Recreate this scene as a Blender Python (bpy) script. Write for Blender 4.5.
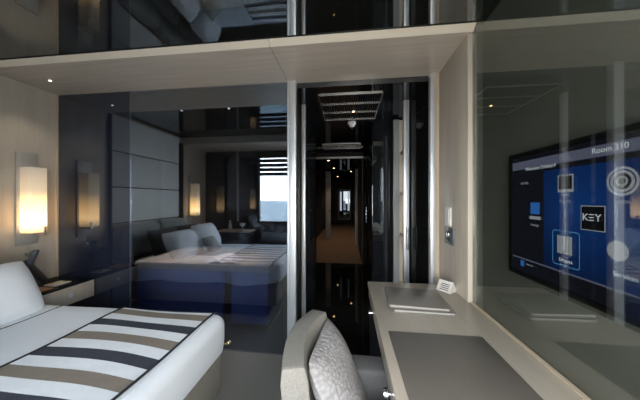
import bpy, bmesh, math, random
from mathutils import Vector, Matrix
random.seed(4)
S = bpy.context.scene
for o in list(bpy.data.objects):
    bpy.data.objects.remove(o)
COL = S.collection
R = math.radians

# ------------------------------------------------------------ camera
cd = bpy.data.cameras.new('camera')
cam = bpy.data.objects.new('camera', cd)
COL.objects.link(cam)
cam.location = (0, 0, 1.4)
cam.rotation_euler = (R(90), 0, R(6.65))
cd.lens = 13.5
cd.sensor_width = 36
cd.clip_start = 0.02
cd.shift_y = -0.0016
S.camera = cam

# ------------------------------------------------------------ sky, lights, exposure
w = bpy.data.worlds.new('sky')
S.world = w
w.use_nodes = True
nt = w.node_tree
nt.nodes.clear()
out = nt.nodes.new('ShaderNodeOutputWorld')
bg = nt.nodes.new('ShaderNodeBackground')
tc = nt.nodes.new('ShaderNodeTexCoord')
sx = nt.nodes.new('ShaderNodeSeparateXYZ')
cr = nt.nodes.new('ShaderNodeValToRGB')
cr.color_ramp.elements[0].position = 0.0
cr.color_ramp.elements[0].color = (0.96, 0.985, 1.0, 1)
cr.color_ramp.elements[1].position = 0.7
cr.color_ramp.elements[1].color = (0.72, 0.84, 1.0, 1)
nt.links.new(tc.outputs['Generated'], sx.inputs[0])
nt.links.new(sx.outputs['Z'], cr.inputs[0])
nt.links.new(cr.outputs[0], bg.inputs[0])
bg.inputs[1].default_value = 6.0
nt.links.new(bg.outputs[0], out.inputs[0])

def portal(x0, x1, z0, z1, y):
    ld = bpy.data.lights.new('window_portal', 'AREA')
    ld.shape = 'RECTANGLE'
    ld.size = x1 - x0
    ld.size_y = z1 - z0
    ld.cycles.is_portal = True
    lo = bpy.data.objects.new('window_portal', ld)
    COL.objects.link(lo)
    lo.location = ((x0 + x1) / 2, y, (z0 + z1) / 2)
    lo.rotation_euler = (R(90), 0, R(180))

al = bpy.data.lights.new('added_warm_fill', 'AREA')  # unseen warm area light added behind the camera to brighten the room
al.shape = 'RECTANGLE'
al.size = 0.8
al.size_y = 0.5
al.energy = 14
al.color = (1.0, 0.86, 0.70)
ao = bpy.data.objects.new('added_warm_fill', al)
COL.objects.link(ao)
ao.location = (0.15, -0.25, 1.15)
ao.rotation_euler = (R(112), 0, R(12))
S.view_settings.view_transform = 'Standard'
S.view_settings.look = 'None'
S.view_settings.exposure = 0.52
S.view_settings.gamma = 1
S.view_settings.use_curve_mapping = False
try:
    S.cycles.use_denoising = True
    S.cycles.max_bounces = 12
    S.cycles.glossy_bounces = 6
    S.cycles.diffuse_bounces = 5
    S.cycles.transparent_max_bounces = 16
    S.cycles.sample_clamp_indirect = 6
    S.cycles.caustics_reflective = True
except Exception:
    pass

# ------------------------------------------------------------ helpers: materials
def mat(name, col, rough=0.6, metal=0.0, noise=None, bump=None, coat=0.0, sheen=0.0, spec=0.5, emit=None):
    """noise=(scale xyz, amount, detail); bump=(scale xyz, strength)"""
    m = bpy.data.materials.new(name)
    m.use_nodes = True
    n = m.node_tree.nodes
    l = m.node_tree.links
    p = n['Principled BSDF']
    p.inputs['Base Color'].default_value = (*col, 1)
    p.inputs['Roughness'].default_value = rough
    p.inputs['Metallic'].default_value = metal
    p.inputs['Coat Weight'].default_value = coat
    p.inputs['Coat Roughness'].default_value = 0.08
    p.inputs['Sheen Weight'].default_value = sheen
    p.inputs['Specular IOR Level'].default_value = spec
    if emit:
        p.inputs['Emission Color'].default_value = (*emit[0], 1)
        p.inputs['Emission Strength'].default_value = emit[1]
    if noise or bump:
        t = n.new('ShaderNodeTexCoord')
    if noise:
        mp = n.new('ShaderNodeMapping')
        mp.inputs['Scale'].default_value = noise[0]
        nz = n.new('ShaderNodeTexNoise')
        nz.inputs['Scale'].default_value = 1.0
        nz.inputs['Detail'].default_value = noise[2] if len(noise) > 2 else 4
        mx = n.new('ShaderNodeMix')
        mx.data_type = 'RGBA'
        a = noise[1]
        mx.inputs['A'].default_value = (*[c * (1 - a) for c in col], 1)
        mx.inputs['B'].default_value = (*[min(1, c * (1 + a)) for c in col], 1)
        l.new(t.outputs['Object'], mp.inputs[0])
        l.new(mp.outputs[0], nz.inputs[0])
        l.new(nz.outputs[0], mx.inputs['Factor'])
        l.new(mx.outputs['Result'], p.inputs['Base Color'])
    if bump:
        mp2 = n.new('ShaderNodeMapping')
        mp2.inputs['Scale'].default_value = bump[0]
        nb = n.new('ShaderNodeTexNoise')
        nb.inputs['Scale'].default_value = 1.0
        nb.inputs['Detail'].default_value = 3
        bp = n.new('ShaderNodeBump')
        bp.inputs['Strength'].default_value = bump[1]
        bp.inputs['Distance'].default_value = 0.004
        l.new(t.outputs['Object'], mp2.inputs[0])
        l.new(mp2.outputs[0], nb.inputs[0])
        l.new(nb.outputs[0], bp.inputs['Height'])
        l.new(bp.outputs[0], p.inputs['Normal'])
    return m

def emis(name, col, s=1.0):
    m = bpy.data.materials.new(name)
    m.use_nodes = True
    n = m.node_tree.nodes
    n.clear()
    e = n.new('ShaderNodeEmission')
    e.inputs[0].default_value = (*col, 1)
    e.inputs[1].default_value = s
    o = n.new('ShaderNodeOutputMaterial')
    m.node_tree.links.new(e.outputs[0], o.inputs[0])
    return m

def semi_mirror(name, refl, tint, gloss=(1, 1, 1), rough=0.0):
    """partly reflecting, partly see-through pane"""
    m = bpy.data.materials.new(name)
    m.use_nodes = True
    n = m.node_tree.nodes
    n.clear()
    t = n.new('ShaderNodeBsdfTransparent')
    t.inputs[0].default_value = (*tint, 1)
    g = n.new('ShaderNodeBsdfGlossy')
    g.inputs['Color'].default_value = (*gloss, 1)
    g.inputs['Roughness'].default_value = rough
    mx = n.new('ShaderNodeMixShader')
    mx.inputs[0].default_value = refl
    o = n.new('ShaderNodeOutputMaterial')
    l = m.node_tree.links
    l.new(t.outputs[0], mx.inputs[1])
    l.new(g.outputs[0], mx.inputs[2])
    l.new(mx.outputs[0], o.inputs[0])
    return m

def lacquer(name, base, refl, gloss=(1, 1, 1), rough=0.0):
    """opaque dark lacquer / backed glass with a fixed mirror share"""
    m = bpy.data.materials.new(name)
    m.use_nodes = True
    n = m.node_tree.nodes
    n.clear()
    t = n.new('ShaderNodeBsdfDiffuse')
    t.inputs[0].default_value = (*base, 1)
    g = n.new('ShaderNodeBsdfGlossy')
    g.inputs['Color'].default_value = (*gloss, 1)
    g.inputs['Roughness'].default_value = rough
    mx = n.new('ShaderNodeMixShader')
    mx.inputs[0].default_value = refl
    o = n.new('ShaderNodeOutputMaterial')
    l = m.node_tree.links
    l.new(t.outputs[0], mx.inputs[1])
    l.new(g.outputs[0], mx.inputs[2])
    l.new(mx.outputs[0], o.inputs[0])
    return m

M = {}
M['veneer'] = mat('cream_veneer', (0.54, 0.482, 0.405), 0.40, noise=((18, 18, 1.5), 0.18, 6), bump=((90, 90, 4), 0.08))
M['veneer_soffit'] = mat('cream_veneer_soffit', (0.55, 0.495, 0.425), 0.34, noise=((1.6, 26, 26), 0.24, 6), bump=((4, 90, 90), 0.08))
M['tan_strip'] = mat('tan_strip', (0.55, 0.46, 0.345), 0.45)
M['fascia'] = mat('pale_fascia', (0.82, 0.75, 0.63), 0.4)
M['ceil'] = lacquer('black_gloss_ceiling', (0.012, 0.013, 0.012), 0.33, (0.92, 0.98, 1.0))
M['pane_dark'] = lacquer('navy_backed_glass', (0.018, 0.024, 0.045), 0.14, (0.88, 0.95, 1.0))
M['pane_mirror'] = semi_mirror('half_mirror_glass', 0.25, (0.62, 0.66, 0.78), (0.88, 0.96, 1.0))
M['pane_tv'] = semi_mirror('smoked_mirror_glass', 0.18, (0.75, 0.77, 0.75), (0.97, 1.0, 1.0))
M['door_glass'] = semi_mirror('clear_door_glass', 0.06, (0.85, 0.87, 0.87))
M['clear'] = semi_mirror('clear_window_glass', 0.05, (0.93, 0.95, 0.95))
M['olive'] = mat('olive_grey_wall', (0.30, 0.30, 0.278), 0.7)
M['chrome'] = mat('polished_steel', (0.78, 0.80, 0.83), 0.16, 1.0)
M['satin'] = mat('satin_steel', (0.80, 0.83, 0.87), 0.38, 0.6)
M['brushed'] = mat('brushed_nickel', (0.55, 0.53, 0.50), 0.34, 1.0, noise=((2, 2, 60), 0.2))
M['nickel'] = mat('satin_nickel_plate', (0.62, 0.60, 0.57), 0.5, 0.6, noise=((2, 60, 3), 0.15))
M['brass'] = mat('brass', (0.75, 0.62, 0.36), 0.25, 1.0)
M['black'] = mat('black_matte', (0.012, 0.012, 0.014), 0.5)
M['blackgloss'] = lacquer('black_lacquer', (0.010, 0.011, 0.013), 0.12, (0.9, 0.95, 1))
M['blackdoor'] = lacquer('black_door_glass', (0.010, 0.010, 0.010), 0.05)
M['marble'] = lacquer('black_marble', (0.010, 0.009, 0.008), 0.14, (1, 0.97, 0.93), 0.03)
M['carpet'] = mat('grey_carpet', (0.175, 0.175, 0.160), 0.95, noise=((180, 180, 180), 0.5, 3), bump=((260, 260, 260), 0.7), spec=0.1)
M['brown_carpet'] = mat('brown_carpet', (0.22, 0.14, 0.085), 0.95, noise=((60, 60, 60), 0.25))
M['dark_wall'] = mat('dark_brown_wall', (0.045, 0.038, 0.033), 0.7, spec=0.2)
M['grey_post'] = mat('pale_grey_post', (0.36, 0.35, 0.34), 0.5)
M['grey_panel'] = mat('grey_panel', (0.20, 0.20, 0.195), 0.45)
M['head_panel'] = mat('pale_headboard_fabric', (0.88, 0.89, 0.88), 0.8, noise=((40, 40, 40), 0.06))
M['velvet'] = mat('grey_green_velvet', (0.32, 0.345, 0.335), 0.75, noise=((30, 30, 30), 0.15), sheen=0.5)
M['dark_cushion'] = mat('charcoal_cushion', (0.06, 0.065, 0.07), 0.8, sheen=0.3)
M['linen'] = mat('white_linen', (0.80, 0.84, 0.89), 0.85, bump=((7, 11, 9), 0.9), spec=0.2)
M['pillowcase'] = mat('white_pillowcase', (0.82, 0.85, 0.89), 0.85, bump=((8, 8, 8), 1.0), spec=0.2)
M['piping'] = mat('black_piping', (0.02, 0.022, 0.028), 0.7)
M['taupe_fabric'] = mat('taupe_base_fabric', (0.27, 0.25, 0.22), 0.9, noise=((140, 140, 140), 0.2), bump=((220, 220, 220), 0.3), spec=0.15)
M['chair_fabric'] = mat('grey_woven_chair_fabric', (0.25, 0.24, 0.22), 0.9, noise=((190, 190, 190), 0.28, 3), bump=((260, 260, 260), 0.5), spec=0.15)
M['seat_fabric'] = mat('dark_grey_seat_fabric', (0.13, 0.132, 0.135), 0.85, noise=((150, 150, 150), 0.2), spec=0.2)
M['desk'] = mat('cream_desk_veneer', (0.54, 0.475, 0.395), 0.36, noise=((26, 2.5, 26), 0.10, 5), coat=0.15)
M['leather'] = mat('taupe_grey_leather', (0.165, 0.148, 0.130), 0.36, noise=((60, 60, 60), 0.08), bump=((320, 320, 320), 0.12))
M['folder'] = mat('stone_grey_leather', (0.20, 0.185, 0.168), 0.34, bump=((320, 320, 320), 0.10))
M['paper'] = mat('white_paper', (0.72, 0.70, 0.66), 0.7)
M['pages'] = mat('grey_page_edges', (0.40, 0.39, 0.37), 0.7)
M['plastic_white'] = mat('white_plastic', (0.75, 0.75, 0.73), 0.4)
M['plastic_dark'] = mat('dark_plastic', (0.03, 0.033, 0.04), 0.35)
M['plastic_mid'] = mat('dark_blue_grey_plastic', (0.10, 0.115, 0.14), 0.35)
M['tub_cream'] = mat('cream_stone', (0.46, 0.38, 0.29), 0.35, noise=((6, 6, 6), 0.08))
M['tub_navy'] = mat('navy_panel', (0.075, 0.125, 0.32), 0.5)
M['towel'] = mat('pale_towel', (0.70, 0.62, 0.56), 0.95, bump=((80, 80, 80), 0.8))
M['sea'] = mat('sea_water', (0.085, 0.115, 0.135), 0.5, noise=((0.25, 0.05, 1), 0.25), spec=0.3)
M['blind'] = mat('dark_blind_slat', (0.03, 0.032, 0.036), 0.5)
M['glassware'] = mat('frosted_glassware', (0.6, 0.63, 0.64), 0.25)

def shade_mat():
    m = bpy.data.materials.new('glowing_paper_shade')
    m.use_nodes = True
    n = m.node_tree.nodes
    l = m.node_tree.links
    p = n['Principled BSDF']
    p.inputs['Base Color'].default_value = (0.75, 0.70, 0.62, 1)
    p.inputs['Roughness'].default_value = 0.6
    t = n.new('ShaderNodeTexCoord')
    s = n.new('ShaderNodeSeparateXYZ')
    l.new(t.outputs['Generated'], s.inputs[0])
    r = n.new('ShaderNodeValToRGB')
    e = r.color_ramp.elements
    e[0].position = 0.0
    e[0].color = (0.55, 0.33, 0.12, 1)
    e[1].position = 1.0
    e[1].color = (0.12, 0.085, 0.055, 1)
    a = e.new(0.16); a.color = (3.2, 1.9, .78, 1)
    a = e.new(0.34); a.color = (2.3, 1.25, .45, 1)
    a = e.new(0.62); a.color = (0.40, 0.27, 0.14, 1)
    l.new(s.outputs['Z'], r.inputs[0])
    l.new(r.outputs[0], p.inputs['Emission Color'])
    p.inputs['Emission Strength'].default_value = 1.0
    return m
M['shade'] = shade_mat()

# ------------------------------------------------------------ helpers: meshes
def bm_new():
    return bmesh.new()

def box(bm, x0, x1, y0, y1, z0, z1, bev=0.0, seg=2):
    t = bmesh.new()
    bmesh.ops.create_cube(t, size=1)
    for v in t.verts:
        v.co = Vector(((x0 + x1) / 2 + v.co.x * (x1 - x0), (y0 + y1) / 2 + v.co.y * (y1 - y0), (z0 + z1) / 2 + v.co.z * (z1 - z0)))
    if bev > 0:
        bmesh.ops.bevel(t, geom=t.edges[:], offset=bev, segments=seg, profile=0.5, affect='EDGES')
    merge(bm, t)
    return bm

def merge(bm, t, mtx=None):
    me = bpy.data.meshes.new('tmp')
    t.to_mesh(me)
    t.free()
    if mtx is not None:
        me.transform(mtx)
    bm.from_mesh(me)
    bpy.data.meshes.remove(me)

def cyl(bm, p0, p1, r0, r1=None, n=20):
    r1 = r0 if r1 is None else r1
    p0, p1 = Vector(p0), Vector(p1)
    d = p1 - p0
    t = bmesh.new()
    bmesh.ops.create_cone(t, cap_ends=True, segments=n, radius1=r0, radius2=r1, depth=d.length)
    q = Vector((0, 0, 1)).rotation_difference(d.normalized()).to_matrix().to_4x4()
    merge(bm, t, Matrix.Translation((p0 + p1) / 2) @ q)
    return bm

def ball(bm, c, r, sz=(1, 1, 1), n=16):
    t = bmesh.new()
    bmesh.ops.create_uvsphere(t, u_segments=n, v_segments=n // 2, radius=r)
    merge(bm, t, Matrix.Translation(c) @ Matrix.Diagonal((*sz, 1)))
    return bm

def lathe(bm, c, prof, n=24):
    """prof: list of (r, z)"""
    t = bmesh.new()
    rings = []
    for r, z in prof:
        rings.append([t.verts.new((c[0] + r * math.cos(2 * math.pi * k / n), c[1] + r * math.sin(2 * math.pi * k / n), c[2] + z)) for k in range(n)])
    for a, b in zip(rings, rings[1:]):
        for k in range(n):
            t.faces.new((a[k], a[(k + 1) % n], b[(k + 1) % n], b[k]))
    t.faces.new(rings[0][::-1])
    t.faces.new(rings[-1])
    merge(bm, t)
    return bm

def tube(bm, pts, r, n=8):
    t = bmesh.new()
    pts = [Vector(p) for p in pts]
    rings = []
    for i, p in enumerate(pts):
        d = (pts[min(i + 1, len(pts) - 1)] - pts[max(i - 1, 0)]).normalized()
        up = Vector((0, 0, 1)) if abs(d.z) < 0.9 else Vector((1, 0, 0))
        u = d.cross(up).normalized()
        v = d.cross(u).normalized()
        rings.append([t.verts.new(p + r * (math.cos(2 * math.pi * k / n) * u + math.sin(2 * math.pi * k / n) * v)) for k in range(n)])
    for a, b in zip(rings, rings[1:]):
        for k in range(n):
            t.faces.new((a[k], a[(k + 1) % n], b[(k + 1) % n], b[k]))
    t.faces.new(rings[0][::-1])
    t.faces.new(rings[-1])
    bmesh.ops.recalc_face_normals(t, faces=t.faces[:])
    merge(bm, t)
    return bm

def grid(bm, fn, nu, nv, thick=0.0):
    """surface fn(u,v) -> point; optional thickness along normals"""
    t = bmesh.new()
    vs = [[t.verts.new(fn(i / nu, j / nv)) for j in range(nv + 1)] for i in range(nu + 1)]
    for i in range(nu):
        for j in range(nv):
            t.faces.new((vs[i][j], vs[i + 1][j], vs[i + 1][j + 1], vs[i][j + 1]))
    bmesh.ops.recalc_face_normals(t, faces=t.faces[:])
    if thick:
        bmesh.ops.solidify(t, geom=t.faces[:], thickness=thick)
    merge(bm, t)
    return bm

def prism(bm, poly, axis, a0, a1, bev=0.0):
    """extrude a 2D polygon; axis 'x': poly is (y,z); 'y': (x,z); 'z': (x,y)"""
    def P(p, a):
        return {'x': (a, p[0], p[1]), 'y': (p[0], a, p[1]), 'z': (p[0], p[1], a)}[axis]
    t = bmesh.new()
    A = [t.verts.new(P(p, a0)) for p in poly]
    B = [t.verts.new(P(p, a1)) for p in poly]
    n = len(poly)
    t.faces.new(A)
    t.faces.new(B[::-1])
    for k in range(n):
        t.faces.new((A[k], B[k], B[(k + 1) % n], A[(k + 1) % n]))
    bmesh.ops.recalc_face_normals(t, faces=t.faces[:])
    if bev:
        bmesh.ops.bevel(t, geom=t.edges[:], offset=bev, segments=2, profile=0.5, affect='EDGES')
    merge(bm, t)
    return bm

def pillow_bm(wd, ht, th, seed=0, n=22):
    """cushion centred at the origin: width along x, height along z, thickness along y"""
    rnd = random.Random(seed)
    ph = [rnd.uniform(0, 6.28) for _ in range(4)]
    t = bmesh.new()
    def prof(a):
        return max(0.0, 1 - abs(a) ** 2.6) ** 0.55
    for s in (-1, 1):
        vs = []
        for i in range(n + 1):
            row = []
            for j in range(n + 1):
                a = -1 + 2 * i / n
                b = -1 + 2 * j / n
                pin = 1 - 0.05 * abs(b) ** 5 - .03 * (1 - abs(b) ** 2)
                pin2 = 1 - 0.05 * abs(a) ** 5 - .03 * (1 - abs(a) ** 2)
                k = prof(a) * prof(b)
                wob = 1 + 0.10 * math.sin(3 * a + ph[0]) * math.sin(2.5 * b + ph[1])
                row.append(t.verts.new((a * wd / 2 * pin, s * th / 2 * k * wob, b * ht / 2 * pin2)))
            vs.append(row)
        for i in range(n):
            for j in range(n):
                t.faces.new((vs[i][j], vs[i + 1][j], vs[i + 1][j + 1], vs[i][j + 1]))
    bmesh.ops.remove_doubles(t, verts=t.verts[:], dist=1e-5)
    bmesh.ops.recalc_face_normals(t, faces=t.faces[:])
    return t

def root_loc(p):
    while p.parent:
        p = p.parent
    return Vector(p.location)

def obj(name, bm, m, parent=None, smooth=True, local=False):
    """bm in world coordinates unless local=True; links ONE mesh object"""
    me = bpy.data.meshes.new(name)
    if parent is None and not local:
        zs = [v.co for v in bm.verts]
        c = Vector(((min(v.x for v in zs) + max(v.x for v in zs)) / 2, (min(v.y for v in zs) + max(v.y for v in zs)) / 2, min(v.z for v in zs)))
    elif parent is not None and not local:
        c = root_loc(parent)
    else:
        c = Vector((0, 0, 0))
    bmesh.ops.translate(bm, verts=bm.verts[:], vec=-c)
    bm.to_mesh(me)
    bm.free()
    if isinstance(m, (list, tuple)):
        for q in m:
            me.materials.append(q)
    else:
        me.materials.append(m)
    if smooth:
        for p in me.polygons:
            p.use_smooth = True
        try:
            me.set_sharp_from_angle(angle=R(35))
        except Exception:
            pass
    o = bpy.data.objects.new(name, me)
    COL.objects.link(o)
    if parent is None:
        o.location = c
    else:
        o.parent = parent
    return o

def tag(o, label, cat, group=None, kind=None):
    o['label'] = label
    o['category'] = cat
    if group:
        o['group'] = group
    if kind:
        o['kind'] = kind
    return o

def thing(name, loc, label, cat, group=None, rot=(0, 0, 0)):
    o = bpy.data.objects.new(name, None)
    o.empty_display_size = 0.05
    COL.objects.link(o)
    o.location = loc
    o.rotation_euler = rot
    return tag(o, label, cat, group)

def struct(name, bm, m, label=None, smooth=False, cat=None):
    o = obj(name, bm, m, None, smooth)
    o['kind'] = 'structure'
    if label:
        o['label'] = label
    o['category'] = cat or name.split('_')[0]
    return o

def bx(*a, **k):
    return box(bm_new(), *a, **k)

# ------------------------------------------------------------ room shell
XL, XG, YW, YN, YB = -2.91, 0.777, 2.10, 1.60, -0.43
ZS, ZC = 2.445, 2.475
struct('floor', bx(XL - .1, 1.0, YB - .1, 2.12, -0.05, 0), M['carpet'], 'dark grey carpet of the bedroom', cat='carpet')
struct('wall_left', bx(XL - .1, XL, YB - .1, 2.12, 0, 2.6), M['veneer'], 'cream veneered wall behind the bed and nightstands')
struct('ceiling', bx(XL - .1, 1.0, YB - .1, YN + .004, ZC, ZC + .1), M['ceil'], 'glossy black ceiling mirroring the bed and glass wall')
# soffit over the glass wall with a seam, plus the pale edge strip at its front
sb = bx(XL, -.534, YN, 2.13, ZS, ZC + .1)
box(sb, -.530, 1.0, YN, 2.13, ZS, ZC + .1)
struct('trim_1', sb, M['veneer_soffit'], 'cream veneer soffit running above the glass wall', cat='soffit')
struct('trim_20', bx(-.5338, -.5302, YN + .002, 2.12, ZS + .004, ZC + .09), M['black'], 'dark joint across the soffit near the left column', cat='trim')
sb = bm_new()
FP = [(YN - .046, ZC - .0015), (YN - .0005, ZS + .0005), (YN - .0005, ZC - .0015)]
prism(sb, FP, 'x', XL + .001, -2.212)
prism(sb, FP, 'x', -2.209, -.535)
prism(sb, FP, 'x', -.530, XG - .001)
struct('trim_2', sb, M['fascia'], 'pale bevelled edge strip along the front of the soffit', cat='trim', smooth=False)
sb = bx(XL + .001, XG - .001, YN - .050, YN - .0465, ZC - .005, ZC - .0005)
struct('trim_3', sb, M['black'], 'thin dark line between soffit strip and black ceiling', cat='trim')
# right jamb panel between desk and soffit
struct('trim_4', bx(.75, 1.0, 1.61, 2.13, 0, ZS, bev=.004), M['veneer'], 'cream veneer jamb panel standing at the desk end', cat='jamb', smooth=True)
struct('trim_5', bx(.722, .7495, 2.085, 2.12, 0, ZS), M['tan_strip'], 'narrow tan strip beside the right steel column', cat='trim')
struct('trim_6', bx(XL, XL + .012, 2.082, 2.0985, .0, ZS), M['tan_strip'], 'narrow cream edge where left wall meets the dark glass', cat='trim')
# right wall: smoked mirror glass in front of an olive wall
rw = bx(.825, 1.0, YB - .1, 1.609, 0, 2.6)
box(rw, .785, .825, 1.585, 1.609, 0, ZC)
struct('wall_right', rw, M['olive'], 'olive grey wall behind the smoked glass')
struct('window_1', bx(XG, XG + .006, YB, 1.609, .0, ZC), M['pane_tv'], 'smoked mirror glass panel above the desk', cat='glass panel')
# far wall: navy backed pane, half-mirror pane
XSEAM = -2.10
struct('window_2', bx(XL, XSEAM - .003, YW, YW + .012, 0, ZS), M['pane_dark'], 'navy backed glass panel beside the wall lamp', cat='glass panel')
struct('window_3', bx(XSEAM, -.525, YW, YW + .008, 0, ZS), M['pane_mirror'], 'half mirrored bathroom glass reflecting the bed', cat='glass panel')
struct('trim_7', bx(XSEAM - .0025, XSEAM - .0005, YW - .001, YW + .012, 0, ZS), M['grey_panel'], 'thin bright joint between the two glass panels', cat='trim')
# steel columns
for k, (x0, x1, nm) in enumerate(((-.515, -.455, 'left polished steel column between mirror glass and corridor'), (.676, .722, 'right polished steel column beside the desk'))):
    c = bx(x0, x1, 2.07, 2.13, 0, ZS, bev=.006)
    if k == 0:
        box(c, x0 - .022, x0 - .004, 2.085, 2.125, 0, ZS, bev=.003)
    struct('trim_%d' % (8 + k), c, M['satin'], nm, cat='column', smooth=True)

# rear (window side) wall, behind the camera
W0, W1, WZ0, WZ1 = -1.80, -.80, .92, 2.30
D0, D1, DZ0, DZ1 = -.70, .70, .10, 2.30  # unseen door opening, added behind the camera to let in more daylight
sb = bx(XL, W0, YB - .1, YB, 0, 2.6)
box(sb, W0, W1, YB - .1, YB, 0, WZ0)
box(sb, W0, W1, YB - .1, YB, WZ1, 2.6)
box(sb, W1, D0, YB - .1, YB, 0, 2.6)
box(sb, D0, D1, YB - .1, YB, 0, DZ0)
box(sb, D0, D1, YB - .1, YB, DZ1, 2.6)
box(sb, D1, 1.0, YB - .1, YB, 0, 2.6)
struct('wall_rear', sb, M['blackgloss'], 'glossy black window wall seen in the mirror glass')
f = bm_new()
for (a, b, c, d) in ((W0, W0 + .04, WZ0, WZ1), (W1 - .04, W1, WZ0, WZ1), (W0, W1, WZ0, WZ0 + .04), (W0, W1, WZ1 - .04, WZ1)):
    box(f, a, b, YB - .06, YB + .015, c, d, bev=.004)
struct('trim_10', f, M['black'], 'black frame of the sea window', cat='window frame')
struct('window_4', bx(W0 + .03, W1 - .03, YB - .05, YB - .044, WZ0 + .03, WZ1 - .03), M['clear'], 'sea window mirrored in the glass wall', cat='window')
f = bm_new()
for (a, b, c, d) in ((D0, D0 + .05, DZ0, DZ1), (D1 - .05, D1, DZ0, DZ1), (D0, D1, DZ0, DZ0 + .05), (D0, D1, DZ1 - .05, DZ1)):
    box(f, a, b, YB - .06, YB + .015, c, d, bev=.004)
struct('trim_11', f, M['black'], 'black frame of the balcony door added for daylight', cat='door frame')
struct('added_door', bx(D0 + .04, D1 - .04, YB - .05, YB - .044, DZ0 + .04, DZ1 - .04), M['clear'], 'unseen glazed door added behind the viewer for more daylight', cat='door')
portal(W0, W1, WZ0, WZ1, YB - .11)
portal(D0, D1, DZ0, DZ1, YB - .11)
bl = thing('window_blind', ((W0 + W1) / 2, YB + .03, 2.30), 'dark slatted blind drawn down over the top of the sea window', 'blind')
s = bm_new()
z = 1.86
while z < 2.28:
    box(s, W0 + .02, W1 - .02, YB + .02, YB + .05, z, z + .062)
    z += .088
obj('slats', s, M['blind'], bl, False)
obj('head_rail', bx(W0 + .01, W1 - .01, YB + .018, YB + .055, 2.285, 2.315), M['blind'], bl)
struct('sea', bx(-400, 400, -900, -2, -6.2, -6.0), M['sea'], 'grey blue sea outside the window', cat='sea')
# second soffit over the window-side niche
sb = bx(XL, .70, YB + .005, .30, 2.36, ZC - .001)
struct('trim_12', sb, M['veneer_soffit'], 'cream soffit on the window side of the bed', cat='soffit')
# small end wall of the window-side niche (tall dark glass seen in the mirror)
struct('trim_13', bx(-2.22, -2.19, YB + .001, YB + .035, .95, 2.36), M['brushed'], 'thin metal edge on the black wall beside the window', cat='trim')

# ------------------------------------------------------------ bathroom behind the half mirror
struct('wall_bathroom_rear', bx(XL, -.54, 3.45, 3.55, 0, 2.4), M['dark_wall'], 'dark rear bathroom wall behind the half mirrored glass')
struct('wall_bathroom_left', bx(XL - .1, XL, 2.12, 3.55, 0, 2.4), M['dark_wall'], 'dark bathroom side wall')
struct('wall_bathroom_right', bx(-.56, -.535, 2.12, 3.55, 0, 2.4), M['dark_wall'], 'dark bathroom wall beside the corridor')
struct('ceiling_bathroom', bx(XL - .1, -.535, 2.131, 3.55, 2.40, 2.5), M['dark_wall'], 'dark bathroom ceiling')
struct('floor_bathroom', bx(XL - .1, -.535, 2.1205, 3.55, -.05, 0), M['marble'], 'black bathroom floor')
bt = thing('bathtub', (-1.6, 2.75, 0), 'built-in bathtub with cream rim and navy front behind the mirror glass', 'bathtub')
r = bm_new()
t = bmesh.new()
hx, hy = -1.72, 3.05
outer, inner, bot = [], [], []
NN = 40
rx0, rx1, ry0, ry1 = -2.42, -.84, 2.48, 3.42
for k in range(NN):
    a = 2 * math.pi * k / NN
    ca, sa = math.cos(a), math.sin(a)
    q = max(abs(ca), abs(sa))
    outer.append(((rx0 + rx1) / 2 + (rx1 - rx0) / 2 * ca / q, (ry0 + ry1) / 2 + (ry1 - ry0) / 2 * sa / q))
    inner.append((hx + .50 * ca, hy + .20 * sa))
    bot.append((hx + .40 * ca, hy + .14 * sa))
def ring(P, z):
    return [t.verts.new((x, y, z)) for x, y in P]
r0, r1, r2, r3 = ring(outer, .61), ring(outer, .68), ring(inner, .68), ring(bot, .28)
for a, b in ((r0, r1), (r1, r2), (r2, r3)):
    for k in range(NN):
        t.faces.new((a[k], a[(k + 1) % NN], b[(k + 1) % NN], b[k]))
t.faces.new(r3)
bmesh.ops.recalc_face_normals(t, faces=t.faces[:])
merge(r, t)
obj('rim_and_basin', r, M['tub_cream'], bt)
obj('front_panel', bx(-2.42, -1.36, 2.50, 2.53, .04, .61, bev=.004), M['tub_navy'], bt)
obj('front_panel', bx(-1.27, -.86, 2.50, 2.53, .04, .61, bev=.004), M['tub_navy'], bt)
obj('side_panel', bx(-2.41, -2.39, 2.53, 3.10, .04, .60), M['tub_navy'], bt)
obj('side_panel', bx(-.88, -.86, 2.53, 3.10, .04, .60), M['tub_navy'], bt)
obj('divider', bx(-1.355, -1.275, 2.51, 2.55, .02, .60), M['black'], bt)
obj('plinth', bx(-2.38, -.88, 2.56, 3.08, 0, .05), M['black'], bt)
tw = bm_new()
def towel(u, v):
    x = -1.56 + .34 * u
    y = 2.50 + .22 * v
    z = .684 + .10 * abs(math.sin(5.5 * u + 1.4 * math.sin(4 * v))) * (0.35 + .65 * math.sin(math.pi * min(max(v, 0), 1))) * (.3 + .7 * math.sin(math.pi * u))
    return (x, y, z)
grid(tw, towel, 26, 18, -.004)
tag(obj('towel', tw, M['towel']), 'crumpled pale towel left on the cream bathtub rim', 'towel')
po = bx(-2.46, -2.43, 2.44, 2.47, 0, 1.05, bev=.004)
tag(obj('grab_post', po, M['black']), 'slim black post standing at the left end of the bathtub', 'post')
hs = bm_new()
tube(hs, [(-2.50 + .14 * k / 10, 2.40, .12 + .66 * k / 10 + .03 * math.sin(k * .6)) for k in range(11)], .006)
tag(obj('shower_hose', hs, M['chrome']), 'thin steel shower hose hanging left of the bathtub', 'hose')

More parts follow.
